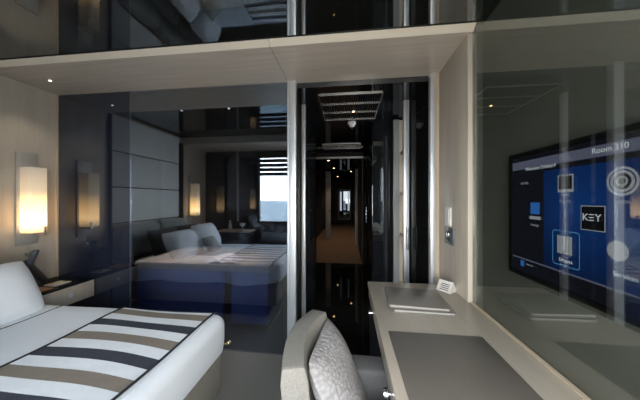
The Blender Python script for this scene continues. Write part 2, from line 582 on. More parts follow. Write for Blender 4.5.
# ------------------------------------------------------------ entrance lobby and corridor
struct('floor_lobby', bx(-.534, 1.05, 2.1205, 5.25, -.05, .001), M['marble'], 'polished black marble lobby floor', cat='floor')
struct('floor_corridor', bx(-1.3, .9, 5.25, 13.4, -.05, .001), M['brown_carpet'], 'warm brown corridor carpet', cat='floor')
struct('ceiling_lobby', bx(-1.3, 1.05, 3.551, 13.4, 2.40, 2.5), M['blackgloss'], 'dark glossy lobby ceiling', cat='ceiling')
struct('wall_return_left', bx(-.534, -.49, 2.131, 2.50, 0, 2.40), M['blackdoor'], 'black lacquered doorway return beside the mirror glass')
struct('wall_passage_left', bx(-.534, -.475, 2.55, 3.6, 0, 2.40), M['blackgloss'], 'black lacquered passage wall on the left')
sb = bx(-1.0, -.95, 3.6, 5.2, 0, 2.40)
box(sb, -1.0, -.475, 3.55, 3.6, 0, 2.4)
struct('floor_recess', bx(-1.0, -.534, 3.55, 5.25, -.05, .001), M['marble'], 'black marble floor of the lobby recess', cat='floor')
struct('wall_lobby_left', sb, M['blackgloss'], 'black lacquered lobby wall on the left')
sb = bx(.702, .74, 2.131, 2.50, 0, 2.40)
struct('wall_lobby_right', sb, M['blackgloss'], 'black lacquered doorway return beside the desk end')
struct('trim_14', bx(-.487, -.447, 2.49, 2.54, 0, 2.40, bev=.006), M['satin'], 'slim inner steel door post on the left of the lobby', cat='door post', smooth=True)
hd = thing('glass_door', (.605, 2.5, 0), 'slim steel framed door edge with pull handle right of the lobby', 'door')
obj('stile', bx(.555, .611, 2.49, 2.54, .002, 2.398, bev=.006), M['satin'], hd)
gp = bm_new()
prism(gp, [(.614, 2.53), (.681, 2.135), (.70, 2.135), (.64, 2.53)], 'z', .002, 2.398)
obj('glass_panel', gp, M['blackdoor'], hd, False)
h = bm_new()
cyl(h, (.583, 2.455, .90), (.583, 2.455, 1.12), .011)
hg = obj('handle', h, M['chrome'], hd)
for zz in (.93, 1.09):
    h = bm_new()
    cyl(h, (.583, 2.455, zz), (.583, 2.491, zz), .006)
    obj('standoff', h, M['chrome'], hg)
# right recess: grey panel, open cream shelf unit, black wardrobe block
su = thing('shelf_unit', (.80, 2.86, 0), 'open cream shelf unit in the lobby behind the right door post', 'shelves')
obj('back_panel', bx(.90, .92, 2.62, 3.10, 0, 2.35), M['tan_strip'], su)
obj('side_panel', bx(.626, .90, 3.08, 3.12, 0, 2.38), M['tan_strip'], su)
for zz in (.35, .95, 1.45, 1.95):
    obj('shelf', bx(.645, .90, 2.72, 3.08, zz, zz + .03), M['tan_strip'], su)
struct('wall_recess', bx(.555, .622, 3.02, 3.07, 0, 2.37), M['grey_panel'], 'narrow grey panel at the wardrobe end')
wr = thing('wardrobe', (.62, 4.2, 0), 'tall black lacquered wardrobe on the right of the lobby', 'wardrobe')
obj('body', bx(.33, 1.0, 3.20, 5.18, .002, 2.39), M['blackgloss'], wr)
for k in range(2):
    obj('door', bx(.316, .33, 3.23 + .97 * k, 4.17 + .97 * k, .06, 2.36, bev=.003), M['blackgloss'], wr)
h = bm_new()
cyl(h, (.302, 4.10, 1.0), (.302, 4.10, 1.25), .008)
obj('handle', h, M['chrome'], wr)
# ceiling grille
def grille(cx, cy, wx, wy, label):
    g = thing('ceiling_vent', (cx, cy, 2.40), label, 'vent', 'lobby ceiling vents')
    f = bm_new()
    b = .010
    for (x0, x1, y0, y1) in ((cx - wx / 2, cx + wx / 2, cy - wy / 2, cy - wy / 2 + b), (cx - wx / 2, cx + wx / 2, cy + wy / 2 - b, cy + wy / 2),
                             (cx - wx / 2, cx - wx / 2 + b, cy - wy / 2, cy + wy / 2), (cx + wx / 2 - b, cx + wx / 2, cy - wy / 2, cy + wy / 2)):
        box(f, x0, x1, y0, y1, 2.388, 2.3995)
    for k in (1, 2):
        y = cy - wy / 2 + wy * k / 3
        box(f, cx - wx / 2, cx + wx / 2, y - .004, y + .004, 2.390, 2.3995)
    obj('frame', f, M['brushed'], g, False)
    s = bm_new()
    n = 26
    for k in range(n):
        x = cx - wx / 2 + b + (wx - 2 * b) * (k + .5) / n
        box(s, x - .004, x + .004, cy - wy / 2 + b, cy + wy / 2 - b, 2.391, 2.3995)
    obj('slats', s, M['black'], g, False)
    return g
grille(.02, 2.66, .62, .74, 'large framed ceiling vent near the smoke detector')
grille(-.12, 4.55, .70, .42, 'smaller ceiling vent further along by the header beam')
struct('ceiling_passage', bx(-.534, 1.05, 2.131, 3.55, 2.40, 2.5), M['blackgloss'], 'dark glossy ceiling just inside the doorway', cat='ceiling')
sd = thing('smoke_detector', (.05, 3.16, 2.40), 'small white round smoke detector on the dark lobby ceiling', 'smoke detector')
h = bm_new()
lathe(h, (.05, 3.16, 2.335), [(.018, 0), (.034, .012), (.038, .03), (.052, .036), (.056, .0645)])
obj('body', h, M['plastic_white'], sd)
h = bm_new()
lathe(h, (.05, 3.16, 2.325), [(.010, 0), (.013, .004), (.013, .0105)])
obj('sensor_cap', h, M['plastic_mid'], sd)
struct('trim_16', bx(-.95, .33, 5.18, 5.26, 2.27, 2.40), M['dark_wall'], 'dark header beam at the start of the corridor', cat='beam')
struct('trim_17', bx(-.95, .33, 5.168, 5.179, 2.27, 2.31), M['brushed'], 'thin metal edge along the header beam', cat='trim')
# corridor beyond
sb = bx(-1.2, -1.1, 5.26, 13.3, 0, 2.40)
box(sb, -1.2, -.95, 5.2, 5.26, 0, 2.40)
struct('wall_corridor_left', sb, M['dark_wall'], 'dark corridor wall on the left')
sb = bx(.30, .40, 5.26, 13.3, 0, 2.40)
struct('wall_corridor_right', sb, M['dark_wall'], 'dark corridor wall on the right')
struct('wall_end', bx(-1.2, .40, 13.3, 13.4, 0, 2.40), M['dark_wall'], 'dark end wall of the corridor')
pp = thing('door_leaf', (-.68, 8.4, 0), 'pale grey open door leaf in the corridor left of the far mirror', 'door')
obj('panel', bx(-.78, -.60, 8.36, 8.42, .002, 2.36, bev=.004), M['grey_post'], pp)
h = bm_new()
cyl(h, (-.60, 8.33, 1.0), (-.66, 8.33, 1.0), .014)
obj('handle', h, M['chrome'], pp)
struct('trim_18', bx(-1.1, -.78, 8.37, 8.41, 2.30, 2.40), M['dark_wall'], 'dark lintel above the corridor door', cat='lintel')
pp = thing('door_panel', (.24, 7.3, 0), 'slim pale panel with a steel knob on the corridor right wall', 'panel')
obj('panel', bx(.21, .30, 7.25, 7.31, .002, 2.30, bev=.004), M['grey_post'], pp)
h = bm_new()
ball(h, (.20, 7.24, 1.05), .05)
obj('knob', h, M['chrome'], pp)
mg = thing('corridor_mirror', (-.2, 13.28, .3), 'tall bright mirror on the end wall of the corridor', 'mirror')
f = bm_new()
for (a, b) in ((-.56, -.50), (.10, .16)):
    box(f, a, b, 13.24, 13.30, .25, 1.95)
box(f, -.50, .10, 13.24, 13.30, 1.88, 1.95)
box(f, -.50, .10, 13.24, 13.30, .25, .32)
obj('frame', f, M['grey_panel'], mg, False)
obj('mirror_glass', bx(-.50, .10, 13.275, 13.285, .32, 1.88), M['blackgloss'], mg, False)
# two lit narrow windows at the end (daylight seen in the corridor end)
M['daylight'] = emis('lit_window', (0.75, 0.85, 1.0), 0.35)
for k, (a, b) in enumerate(((-.44, -.34), (-.02, .08))):
    struct('window_%d' % (5 + k), bx(a, b, 13.25, 13.262, .75, 1.8), M['daylight'], 'lit narrow window pane at the corridor end', cat='window')
# downlights
M['warm_lamp'] = emis('warm_lamp', (1.0, 0.62, 0.28), 9.0)
M['cool_lamp'] = emis('neutral_lamp', (1.0, 0.9, 0.75), 3.0)
def downlight(x, y, z, label, m, r=.03, power=0, col=(1, .7, .4), group='recessed ceiling spotlights', spot=100):
    d = thing('recessed_downlight', (x, y, z), label, 'ceiling light', group)
    h = bm_new()
    lathe(h, (x, y, z - .006), [(r, 0), (r * 1.6, .001), (r * 1.7, .0055)])
    obj('bezel', h, M['brushed'], d)
    h = bm_new()
    lathe(h, (x, y, z - .010), [(r * .8, 0), (r * .9, .004)])
    obj('lens', h, m, d)
    if power:
        ld = bpy.data.lights.new('downlight_lamp', 'SPOT')
        ld.energy = power
        ld.color = col
        ld.spot_size = R(spot)
        ld.spot_blend = .6
        ld.shadow_soft_size = .03
        lo = bpy.data.objects.new('downlight_lamp', ld)
        COL.objects.link(lo)
        lo.parent = d
        lo.location = (0, 0, -.02)
    return d
downlight(-2.60, 1.82, ZS, 'recessed spotlight in the cream soffit above the nightstand', M['cool_lamp'], .011, 3, (1, .85, .65))
downlight(-.50, 6.2, 2.40, 'warm corridor spotlight nearest the header beam on the left', M['warm_lamp'], .03, 12, (1, .75, .5))
downlight(-.45, 7.75, 2.40, 'warm corridor spotlight above the open door leaf', M['warm_lamp'], .03, 12, (1, .75, .5))
downlight(.12, 8.8, 2.40, 'warm corridor spotlight along the right corridor wall', M['warm_lamp'], .03, 12, (1, .75, .5))
downlight(-.45, 10.6, 2.40, 'warm corridor spotlight closest to the end mirror', M['warm_lamp'], .03, 12, (1, .75, .5))
downlight(.06, 2.72, 2.388, 'warm spotlight set in the large ceiling vent', M['warm_lamp'], .012, 0)

for xx, pw, t_ in ((-1.86, 165, 'added spotlight to brighten the left end of the bathtub'), (-1.30, 45, 'added spotlight to brighten the right end of the bathtub')):
    downlight(xx, 2.50, 2.40, t_, M['cool_lamp'], .012, pw, (1, .84, .66), spot=62)  # spotlights added so the bathtub shows through the half mirror

# ------------------------------------------------------------ headboard
hb = thing('headboard', (XL + .02, .97, 0), 'tall pale panelled headboard on the wall behind the bed', 'headboard')
zz = 1.12
for z0, z1 in ((1.10, 1.543), (1.557, 1.993), (2.007, 2.44)):
    obj('panel', bx(XL, XL + .035, .40, 1.575, z0, z1, bev=.006), M['head_panel'], hb)
obj('backing', bx(XL + .001, XL + .014, .42, 1.57, 1.09, 2.43), M['black'], hb)
obj('edge_strip', bx(XL, XL + .045, 1.577, 1.592, 0, 2.444), M['black'], hb)
obj('edge_strip', bx(XL, XL + .045, .30, .395, 0, 2.36), M['dark_wall'], hb)
for (a, b) in ((.41, .985), (.995, 1.57)):
    p = bx(XL + .001, XL + .22, a, b, .66, 1.085, bev=.075, seg=6)
    obj('bolster', p, M['velvet'], hb)
obj('lower_panel', bx(XL, XL + .03, .40, 1.575, .05, .66), M['velvet'], hb)

# ------------------------------------------------------------ bed
BX0, BX1, BY0, BY1 = -2.70, -.86, .34, 1.50
bed = thing('bed', ((BX0 + BX1) / 2, (BY0 + BY1) / 2, 0), 'single bed with taupe fabric base standing beside the mirror glass', 'bed')
obj('plinth', bx(BX0 + .1, BX1 - .10, BY0 + .08, BY1 - .08, 0, .16), M['black'], bed)
obj('base', bx(BX0, BX1 + .035, BY0, BY1, .15, .43, bev=.02, seg=3), M['taupe_fabric'], bed)
obj('mattress', bx(BX0 + .01, BX1, BY0 + .015, BY1 - .015, .43, .60, bev=.05, seg=4), M['linen'], bed)
h = bm_new()
cyl(h, (BX1 + .03, BY1 - .01, .44), (BX1 + .065, BY1 + .02, .44), .009)
ball(h, (BX1 + .068, BY1 + .022, .44), .014)
obj('corner_knob', h, M['brass'], bed)

def soft_edge(d, r, drop):
    """height offset for a distance d from an edge (rounded shoulder)"""
    if d >= r:
        return 0.0
    a = (r - d) / r
    return -drop * (1 - math.sqrt(max(0, 1 - a * a)))
def smooth_noise(x, y):
    return .5 * math.sin(5.1 * x + 1.3 * math.sin(3.3 * y)) + .5 * math.sin(6.7 * y + 1.7 * math.sin(2.9 * x) + 1)

ZT = .640
# duvet as one draped sheet: the path across (y) and along (x) is a rounded profile
def prof_path(d0, d1, top, low0, low1, r, n):
    """2D profile points (coord, z) from low0 at d0 up over the top to low1 at d1"""
    P = []
    for k in range(7):
        P.append((d0, low0 + (top - r - low0) * k / 7))
    for k in range(9):
        a = math.pi / 2 * k / 8
        P.append((d0 + r - r * math.cos(a), top - r + r * math.sin(a)))
    m = n
    for k in range(1, m):
        P.append((d0 + r + (d1 - d0 - 2 * r) * k / m, top))
    for k in range(9):
        a = math.pi / 2 * k / 8
        P.append((d1 - r + r * math.sin(a), top - r + r * math.cos(a)))
    for k in range(1, 8):
        P.append((d1, top - r + (low1 - top + r) * k / 7))
    return P

def duvet_mesh():
    """foot end and both long sides draped, corner rounded like a fitted cover"""
    bm = bm_new()
    r = .06
    x_in, x_out = -2.62, -.785
    y0, y1 = BY0 - .03, BY1 + .03
    NX, NY = 64, 44
    # parametrise top rectangle then skirt rings going down; rounded superellipse outline at the foot
    def outline(inset):
        pts = []
        cr = .10
        xa, xb, ya, yb = x_in, x_out - inset, y0 + inset, y1 - inset
        cr = max(.02, .10 - inset)
        n = 36
        for k in range(n + 1):
            pts.append((xa + (xb - cr - xa) * k / n, ya))
        for k in range(1, 9):
            a = -math.pi / 2 + math.pi / 2 * k / 8
            pts.append((xb - cr + cr * math.cos(a), ya + cr + cr * math.sin(a)))
        for k in range(1, 25):
            pts.append((xb, ya + cr + (yb - ya - 2 * cr) * k / 24))
        for k in range(1, 9):
            a = math.pi / 2 * k / 8
            pts.append((xb - cr + cr * math.cos(a), yb - cr + cr * math.sin(a)))
        for k in range(1, n + 1):
            pts.append((xb - cr + (xa - xb + cr) * k / n, yb))
        return pts
    rings = []
    for k in range(9):
        a = math.pi / 2 * k / 8
        rings.append((r * (1 - math.sin(a)) , ZT - r + r * math.cos(a)))
    rings += [(.0, .50), (.004, .46), (.010, .425)]
    t = bmesh.new()
    prev = None
    first = None
    for ins, z in rings:
        pts = outline(ins)
        row = []
        for i, (x, y) in enumerate(pts):
            zz = z
            nz = smooth_noise(x * 1.4, y * 1.4) * .004
            # long sides hang lower than the foot
            if z < ZT - r - .001:
                if y > y1 - .05 and x < x_out - .12:
                    f = (ZT - r - z) / (ZT - r - .425)
                    zz = ZT - r - f * (ZT - r - .40 + .012 * math.sin(9 * x))
                    y = y + .012 * f * math.sin(14 * x)
            row.append(t.verts.new((x, y, zz + (nz if zz > .55 else 0))))
        if prev:
            for i in range(len(row) - 1):
                t.faces.new((prev[i], prev[i + 1], row[i + 1], row[i]))
        else:
            first = row
        prev = row
    # top surface: bridge the two long sides of the first ring with a grid of strips
    n = len(first)
    half = n // 2
    lo = first[:half]
    hi = first[::-1][:half]
    m = 30
    prevcol = None
    for i in range(half):
        a, b = lo[i].co, hi[i].co
        colv = [lo[i]]
        for k in range(1, m):
            p = a.lerp(b, k / m)
            p.z = ZT + smooth_noise(p.x * 1.4, p.y * 1.4) * .006 + .004
            colv.append(t.verts.new(p))
        colv.append(hi[i])
        if prevcol:
            for k in range(m):
                t.faces.new((prevcol[k], colv[k], colv[k + 1], prevcol[k + 1]))
        prevcol = colv
    if n % 2:
        mid = first[half]
        for k in range(m):
            t.faces.new((prevcol[k], mid, prevcol[k + 1]))
    bmesh.ops.recalc_face_normals(t, faces=t.faces[:])
    merge(bm, t)
    return bm
dv = obj('duvet', duvet_mesh(), M['linen'])
tag(dv, 'smooth white duvet spread over the bed and draped down its sides', 'duvet')
def top_z(x, y):
    r = .06
    z = ZT + smooth_noise(x * 1.4, y * 1.4) * .006 + .004
    x_out, y0, y1 = -.785, BY0 - .03, BY1 + .03
    d = min(x_out - x, y - y0, y1 - y)
    z += soft_edge(d, r, r)
    return z
pb = bm_new()
tube(pb, [(-2.04 + .03 * math.sin(2 * k / 30), BY0 + .02 + (BY1 - BY0 - .04) * k / 30, top_z(-2.04, BY0 + .02 + (BY1 - BY0 - .04) * k / 30) + .001) for k in range(31)], .0024)
pd = obj('seam_piping', pb, M['piping'], dv)
pd.location = (0, 0, 0)

# runner with stripes: draped strip over the duvet, stripes by procedural bands across the bed
def runner_mat():
    m = bpy.data.materials.new('striped_runner')
    m.use_nodes = True
    n = m.node_tree.nodes
    l = m.node_tree.links
    p = n['Principled BSDF']
    p.inputs['Roughness'].default_value = .85
    p.inputs['Specular IOR Level'].default_value = .2
    a = n.new('ShaderNodeAttribute')
    a.attribute_name = 'across'
    # period .27 m: taupe .066, white, navy .066, white
    mu = n.new('ShaderNodeMath'); mu.operation = 'FRACT'
    r = n.new('ShaderNodeValToRGB')
    r.color_ramp.interpolation = 'CONSTANT'
    e = r.color_ramp.elements
    W_ = (.83, .86, .90, 1)
    e[0].position = 0.0; e[0].color = (.25, .215, .18, 1)
    e[1].position = .25; e[1].color = W_
    q = e.new(.50); q.color = (.055, .062, .082, 1)
    q = e.new(.75); q.color = W_
    l.new(a.outputs['Fac'], mu.inputs[0])
    l.new(mu.outputs[0], r.inputs[0])
    l.new(r.outputs[0], p.inputs['Base Color'])
    t = n.new('ShaderNodeTexCoord')
    nb = n.new('ShaderNodeTexNoise'); nb.inputs['Scale'].default_value = 14
    b = n.new('ShaderNodeBump'); b.inputs['Strength'].default_value = .6; b.inputs['Distance'].default_value = .012
    l.new(t.outputs['Object'], nb.inputs[0]); l.new(nb.outputs[0], b.inputs['Height']); l.new(b.outputs[0], p.inputs['Normal'])
    return m
M['runner'] = runner_mat()
RX0, RX1 = -1.535, -.872
def run_pt(u, v):
    """u across the bed (window side to glass side), v along x"""
    y0, y1 = BY0 - .012, BY1 + .012
    side = .012
    L = (y1 - y0) + 2 * side
    s = u * L
    x = RX0 + (RX1 - RX0) * v
    r = .055
    if s < side:
        return Vector((x, y0, ZT - .02 - (side - s)))
    if s > L - side:
        return Vector((x, y1, ZT - .02 - (s - (L - side))))
    y = y0 + (s - side)
    z = top_z(x, min(max(y, BY0 - .029), BY1 + .029))
    return Vector((x, y, z + .005))
NU, NV = 110, 26
t = bmesh.new()
lay = None
pts = [[run_pt(i / NU, j / NV) for j in range(NV + 1)] for i in range(NU + 1)]
vs = [[t.verts.new(pts[i][j]) for j in range(NV + 1)] for i in range(NU + 1)]
for i in range(NU):
    for j in range(NV):
        t.faces.new((vs[i][j], vs[i][j + 1], vs[i + 1][j + 1], vs[i + 1][j]))
bmesh.ops.recalc_face_normals(t, faces=t.faces[:])
acr = []
Ltot = (BY1 - BY0 + .024) + .024
for i in range(NU + 1):
    for j in range(NV + 1):
        s = i / NU * Ltot
        y = BY0 - .012 + (s - .012)
        bend = -.12 * max(0, j / NV - .55) ** 2 + .004 * math.sin(9 * (i / NU) + 5 * j / NV)
        acr.append((1.464 - y + bend) / .27)
rn = obj('bed_runner', t, M['runner'])
at = rn.data.attributes.new('across', 'FLOAT', 'POINT')
at.data.foreach_set('value', acr)
tag(rn, 'striped taupe, navy and white runner laid across the foot of the bed', 'bed runner')
for xx in (0, 1):
    pb = bm_new()
    tube(pb, [pts[i][NV * xx] + Vector((0, 0, .002)) for i in range(0, NU + 1, 2)], .0055)
    obj('edge_piping', pb, M['piping'], rn)

# pillows
def pillow(name, y, x, z, wd, ht, th, tilt, m, label, seed, group=None, yaw=0):
    bm = pillow_bm(wd, ht, th, seed)
    o = obj(name, bm, m, local=True)
    o.rotation_euler = (R(tilt), 0, R(90 + yaw))
    o.location = (x, y, z)
    return tag(o, label, 'pillow', group)
pillow('pillow', 1.18, -2.21, .785, .58, .42, .25, -30, M['pillowcase'], 'large white pillow leaning on the headboard nearest the lamp', 1, 'white bed pillows')
pillow('pillow', .60, -2.24, .815, .56, .42, .23, -27, M['pillowcase'], 'white pillow on the window side of the bed, seen in the mirror', 2, 'white bed pillows')
pillow('cushion', 1.20, -2.48, .83, .50, .36, .16, -18, M['dark_cushion'], 'charcoal cushion behind the white pillow nearest the lamp', 3, 'charcoal cushions')
pillow('cushion', .66, -2.48, .83, .50, .36, .16, -18, M['dark_cushion'], 'charcoal cushion behind the window-side white pillow', 4, 'charcoal cushions')
pillow('small_cushion', .89, -1.985, .745, .30, .26, .12, -38, M['velvet'], 'small grey velvet cushion propped between the two white pillows', 5)

# ------------------------------------------------------------ nightstands
def nightstand(y0, y1, label):
    n_ = thing('nightstand', (-2.7, (y0 + y1) / 2, .45), label, 'nightstand', 'floating nightstands')
    obj('body', bx(XL + .001, -2.503, y0, y1, .455, .607), M['veneer'], n_)
    obj('top', bx(XL + .001, -2.488, y0, y1, .608, .622), M['blackgloss'], n_)
    d = obj('drawer', bx(-2.503, -2.483, y0 + .006, y1 - .004, .452, .607, bev=.003), M['veneer'], n_)
    h = bm_new()
    yk = (y0 + y1) / 2 + .02
    t = bmesh.new()
    merge(h, t)
    cyl(h, (-2.483, yk, .535), (-2.468, yk, .535), .007)
    cyl(h, (-2.468, yk, .535), (-2.460, yk, .535), .021, .019)
    obj('knob', h, M['satin'], d)
    return n_
nightstand(1.615, 2.095, 'floating cream nightstand under the wall lamp beside the dark glass')
nightstand(-.42, .28, 'floating nightstand on the window side of the bed')
# phone
ph = thing('telephone', (-2.79, 1.80, .622), 'dark telephone standing behind the white pillow on the nightstand', 'telephone', rot=(0, 0, R(-50)))
b = bm_new()
prism(b, [(-.07, 0), (.08, 0), (.08, .12), (.03, .16), (.0, .14), (-.07, .03)], 'y', -.06, .06, bev=.006)
b2 = b
for v in b2.verts:
    v.co = Vector((v.co.y, -v.co.x, v.co.z))
bmesh.ops.recalc_face_normals(b2, faces=b2.faces[:])
obj('base', b2, M['plastic_dark'], ph, local=True).scale = (1.35, 1.35, 1.45)
b = bm_new()
box(b, -.055, -.012, -.03, .01, .0, .19, bev=.012, seg=3)
for v in b.verts:
    y, z = v.co.y, v.co.z
    v.co.y = y * .8 + (z - .1) * -.35 * -1 + .0
    v.co.z = z + .03
obj('handset', b, M['plastic_mid'], ph, local=True).scale = (1.35, 1.35, 1.45)
k = bm_new()
for i in range(3):
    for j in range(4):
        box(k, .002 + .017 * i, .014 + .017 * i, .052 - .023 * j - .006, .052 - .023 * j + .006, .05 + .026 * (3 - j) * -1 + .072, .06 + .026 * (3 - j) * -1 + .078)
for v in k.verts:
    pass
k.free()
# papers on the nightstand
mgz = bx(-2.72, -2.54, 1.64, 1.80, .623, .632)
tag(obj('magazine', mgz, mat('orange_cover', (.55, .30, .16), .5)), 'thin warm-coloured booklet lying on the nightstand by the pillow', 'booklet')
npad = thing('notepad', (-2.64, 1.90, .623), 'small white notepad with pen on the nightstand', 'notepad')
obj('pad', bx(-2.70, -2.58, 1.84, 1.97, .623, .629), M['paper'], npad)
h = bm_new()
cyl(h, (-2.69, 1.86, .634), (-2.60, 1.95, .634), .004)
tag(obj('pen', h, M['brass']), 'slim gold pen lying across the notepad', 'pen')

# low cabinet by the window and the things on it, seen in the mirror
sbd = thing('sideboard', (-2.15, -.26, 0), 'low dark cabinet with a pale top edge beside the sea window', 'cabinet')
obj('body', bx(-2.46, -1.84, YB + .04, -.10, .06, .772), M['blackgloss'], sbd, False)
obj('top', bx(-2.465, -1.835, YB + .036, -.085, .773, .80, bev=.003), M['tan_strip'], sbd)
obj('door', bx(-2.455, -2.155, -.099, -.085, .08, .765, bev=.002), M['blackgloss'], sbd)
obj('door', bx(-2.15, -1.845, -.099, -.085, .08, .765, bev=.002), M['blackgloss'], sbd)
obj('plinth', bx(-2.44, -1.86, YB + .06, -.13, 0, .06), M['black'], sbd, False)
b = bm_new()
lathe(b, (-2.28, -.24, .801), [(.032, 0), (.034, .10), (.02, .13), (.012, .15), (.012, .19)])
tag(obj('decanter', b, M['glassware']), 'small pale decanter on the low dark cabinet left of the goblet', 'decanter')
gb = bm_new()
lathe(gb, (-2.02, -.22, .801), [(.035, 0), (.038, .004), (.008, .012), (.007, .06), (.03, .075), (.055, .11), (.058, .13), (.05, .13), (.02, .085)])
tag(obj('goblet', gb, M['glassware']), 'pale footed goblet on the low dark cabinet by the window', 'goblet')
b = bm_new()
lathe(b, (-2.78, .06, .623), [(.03, 0), (.03, .14), (.012, .18), (.012, .23)])
tag(obj('bottle', b, M['plastic_dark']), 'dark bottle on the window-side nightstand under the lamp', 'bottle')

# ------------------------------------------------------------ wall lamps
def sconce(yc, label):
    s = thing('wall_lamp', (XL, yc, .98), label, 'wall lamp', 'bedside wall lamps')
    b = bx(XL + .001, XL + .016, yc - .075, yc + .076, .985, 1.82, bev=.002)
    obj('backplate', b, M['nickel'], s)
    sh = bx(XL + .018, XL + .135, yc - .055, yc + .060, 1.095, 1.685, bev=.003)
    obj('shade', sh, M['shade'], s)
    h = bx(XL + .016, XL + .15, yc + .035, yc + .043, 1.075, 1.092)
    box(h, XL + .137, XL + .15, yc + .030, yc + .046, 1.075, 1.15)
    obj('bracket', h, M['brushed'], s)
    c = bm_new()
    cyl(c, (XL + .03, yc - .01, .91), (XL + .03, yc - .01, 1.0), .002)
    box(c, XL + .018, XL + .042, yc - .022, yc + .002, .885, .912, bev=.003)
    obj('pull_switch', c, M['brushed'], s)
    return s
sconce(1.861, 'tall white paper wall lamp glowing beside the dark glass panel')
sconce(.02, 'glowing paper wall lamp on the window side, seen in the mirror')

# ------------------------------------------------------------ desk
dk = thing('desk', (.47, 1.0, 0), 'long cream veneer desk running along the smoked glass', 'desk')
obj('desktop', bx(.155, XG - .001, -.30, 1.925, .715, .75, bev=.003), M['desk'], dk)
for k, (y0, y1) in enumerate(((1.25, 1.92), (.57, 1.245), (-.30, .565))):
    d = obj('drawer', bx(.162, .18, y0 + .004, y1, .635, .713, bev=.002), M['desk'], dk)
    for yk in ((1.50,) if k == 0 else ((.885,) if k == 1 else (.1,))):
        h = bm_new()
        cyl(h, (.162, yk, .70), (.140, yk, .70), .008)
        cyl(h, (.140, yk, .70), (.126, yk, .70), .019, .016)
        obj('knob', h, M['chrome'], d)
obj('carcass', bx(.18, XG - .001, -.30, 1.92, .635, .713), M['desk'], dk, False)
obj('end_panel', bx(.17, XG - .001, 1.89, 1.922, 0, .635), M['black'], dk, False)
obj('edge_trim', bx(XG - .018, XG - .0012, -.30, 1.60, .751, .757), M['tan_strip'], dk, False)

# blotter, folders, card
bb = bx(.195, .625, .55, 1.205, .7505, .7555, bev=.002)
bl_ = obj('desk_blotter', bb, M['leather'])
tag(bl_, 'flat taupe leather desk blotter lying on the desk', 'blotter')
def folder(z, dx, dy, rz, label):
    f = thing('leather_folder', (.415 + dx, 1.56 + dy, z), label, 'folder', 'leather folders on the desk', rot=(0, 0, R(rz)))
    obj('cover', box(bm_new(), -.165, .175, -.145, .145, .0125, .0165, bev=.0015), M['folder'], f, local=True)
    obj('back_cover', box(bm_new(), -.165, .175, -.145, .145, 0, .0035, bev=.0015), M['folder'], f, local=True)
    obj('pages', box(bm_new(), -.155, .165, -.140, .138, .0037, .0123), M['pages'], f, local=True)
    return f
folder(.7505, .012, -.006, -2, 'grey leather folder at the bottom of the stack on the desk')
folder(.7675, -.006, .012, -4, 'grey leather folder on top of the stack on the desk')
tcard = thing('tent_card', (.695, 1.80, .7505), 'small white folded tent card standing on the desk by the jamb', 'card', rot=(0, 0, R(38)))
b = bm_new()
prism(b, [(-.045, 0), (.045, 0), (.004, .068), (-.004, .068)], 'y', -.05, .05)
obj('card', b, M['paper'], tcard, False, local=True)
b = bm_new()
for k in range(4):
    q = .2 + .17 * k
    x = -.045 + .041 * q
    z = .068 * q
    box(b, x - .0018, x + .0004, -.035, .028 - .006 * (k % 2), z - .002, z + .003)
obj('print', b, M['plastic_dark'], tcard, False, local=True)
# switch plates on the jamb
sw = thing('light_switch', (.745, 1.895, 1.23), 'white rocker switch mounted high on the cream jamb', 'switch')
obj('plate', bx(.738, .7499, 1.845, 1.935, 1.20, 1.34, bev=.003), M['plastic_white'], sw)
obj('rocker', bx(.732, .7383, 1.86, 1.92, 1.215, 1.325, bev=.002), M['plastic_white'], sw)
so = thing('socket_panel', (.745, 1.885, 1.08), 'dark socket plate just below the white switch on the jamb', 'socket')
obj('plate', bx(.7395, .7499, 1.80, 1.95, 1.065, 1.188, bev=.003), M['plastic_mid'], so)
obj('socket', bx(.7345, .7397, 1.83, 1.92, 1.09, 1.165, bev=.002), M['plastic_dark'], so)
obj('button', bx(.729, .7347, 1.85, 1.885, 1.12, 1.15, bev=.001), M['chrome'], so)

# ------------------------------------------------------------ television behind the smoked glass
TY1, TY0, TZ0, TZ1 = 1.292, .32, 1.046, 1.612
XT = .792
tv = thing('television', (.84, (TY0 + TY1) / 2, TZ0), 'large flat television showing a blue menu behind the smoked glass', 'television')
obj('body', bx(XT + .0095, .823, TY0, TY1, TZ0, TZ1, bev=.004), M['plastic_dark'], tv)
f = bm_new()
bw = .022
for (a, b, c, d) in ((TY0, TY0 + bw, TZ0, TZ1), (TY1 - bw, TY1, TZ0, TZ1), (TY0, TY1, TZ0, TZ0 + bw), (TY0, TY1, TZ1 - bw, TZ1)):
    box(f, XT, XT + .012, a, b, c, d, bev=.002)
obj('bezel', f, M['black'], tv)
def screen_mat():
    m = bpy.data.materials.new('lit_menu_screen')
    m.use_nodes = True
    n = m.node_tree.nodes
    l = m.node_tree.links
    n.clear()
    t = n.new('ShaderNodeTexCoord')
    mp = n.new('ShaderNodeMapping')
    mp.inputs['Location'].default_value = (0, -.62 * 2.5, -.58 * 1.5)
    mp.inputs['Scale'].default_value = (0, 2.5, 1.5)
    gr = n.new('ShaderNodeTexGradient')
    gr.gradient_type = 'SPHERICAL'
    r = n.new('ShaderNodeValToRGB')
    e = r.color_ramp.elements
    e[0].position = 0; e[0].color = (.003, .005, .018, 1)
    e[1].position = .95; e[1].color = (.007, .038, .17, 1)
    em = n.new('ShaderNodeEmission')
    em.inputs[1].default_value = 1.0
    o = n.new('ShaderNodeOutputMaterial')
    l.new(t.outputs['Generated'], mp.inputs[0])
    l.new(mp.outputs[0], gr.inputs[0])
    l.new(gr.outputs[0], r.inputs[0])
    l.new(r.outputs[0], em.inputs[0])
    l.new(em.outputs[0], o.inputs[0])
    return m
SY1, SY0, SZ0, SZ1 = TY1 - bw, TY0 + bw, TZ0 + bw, TZ1 - bw
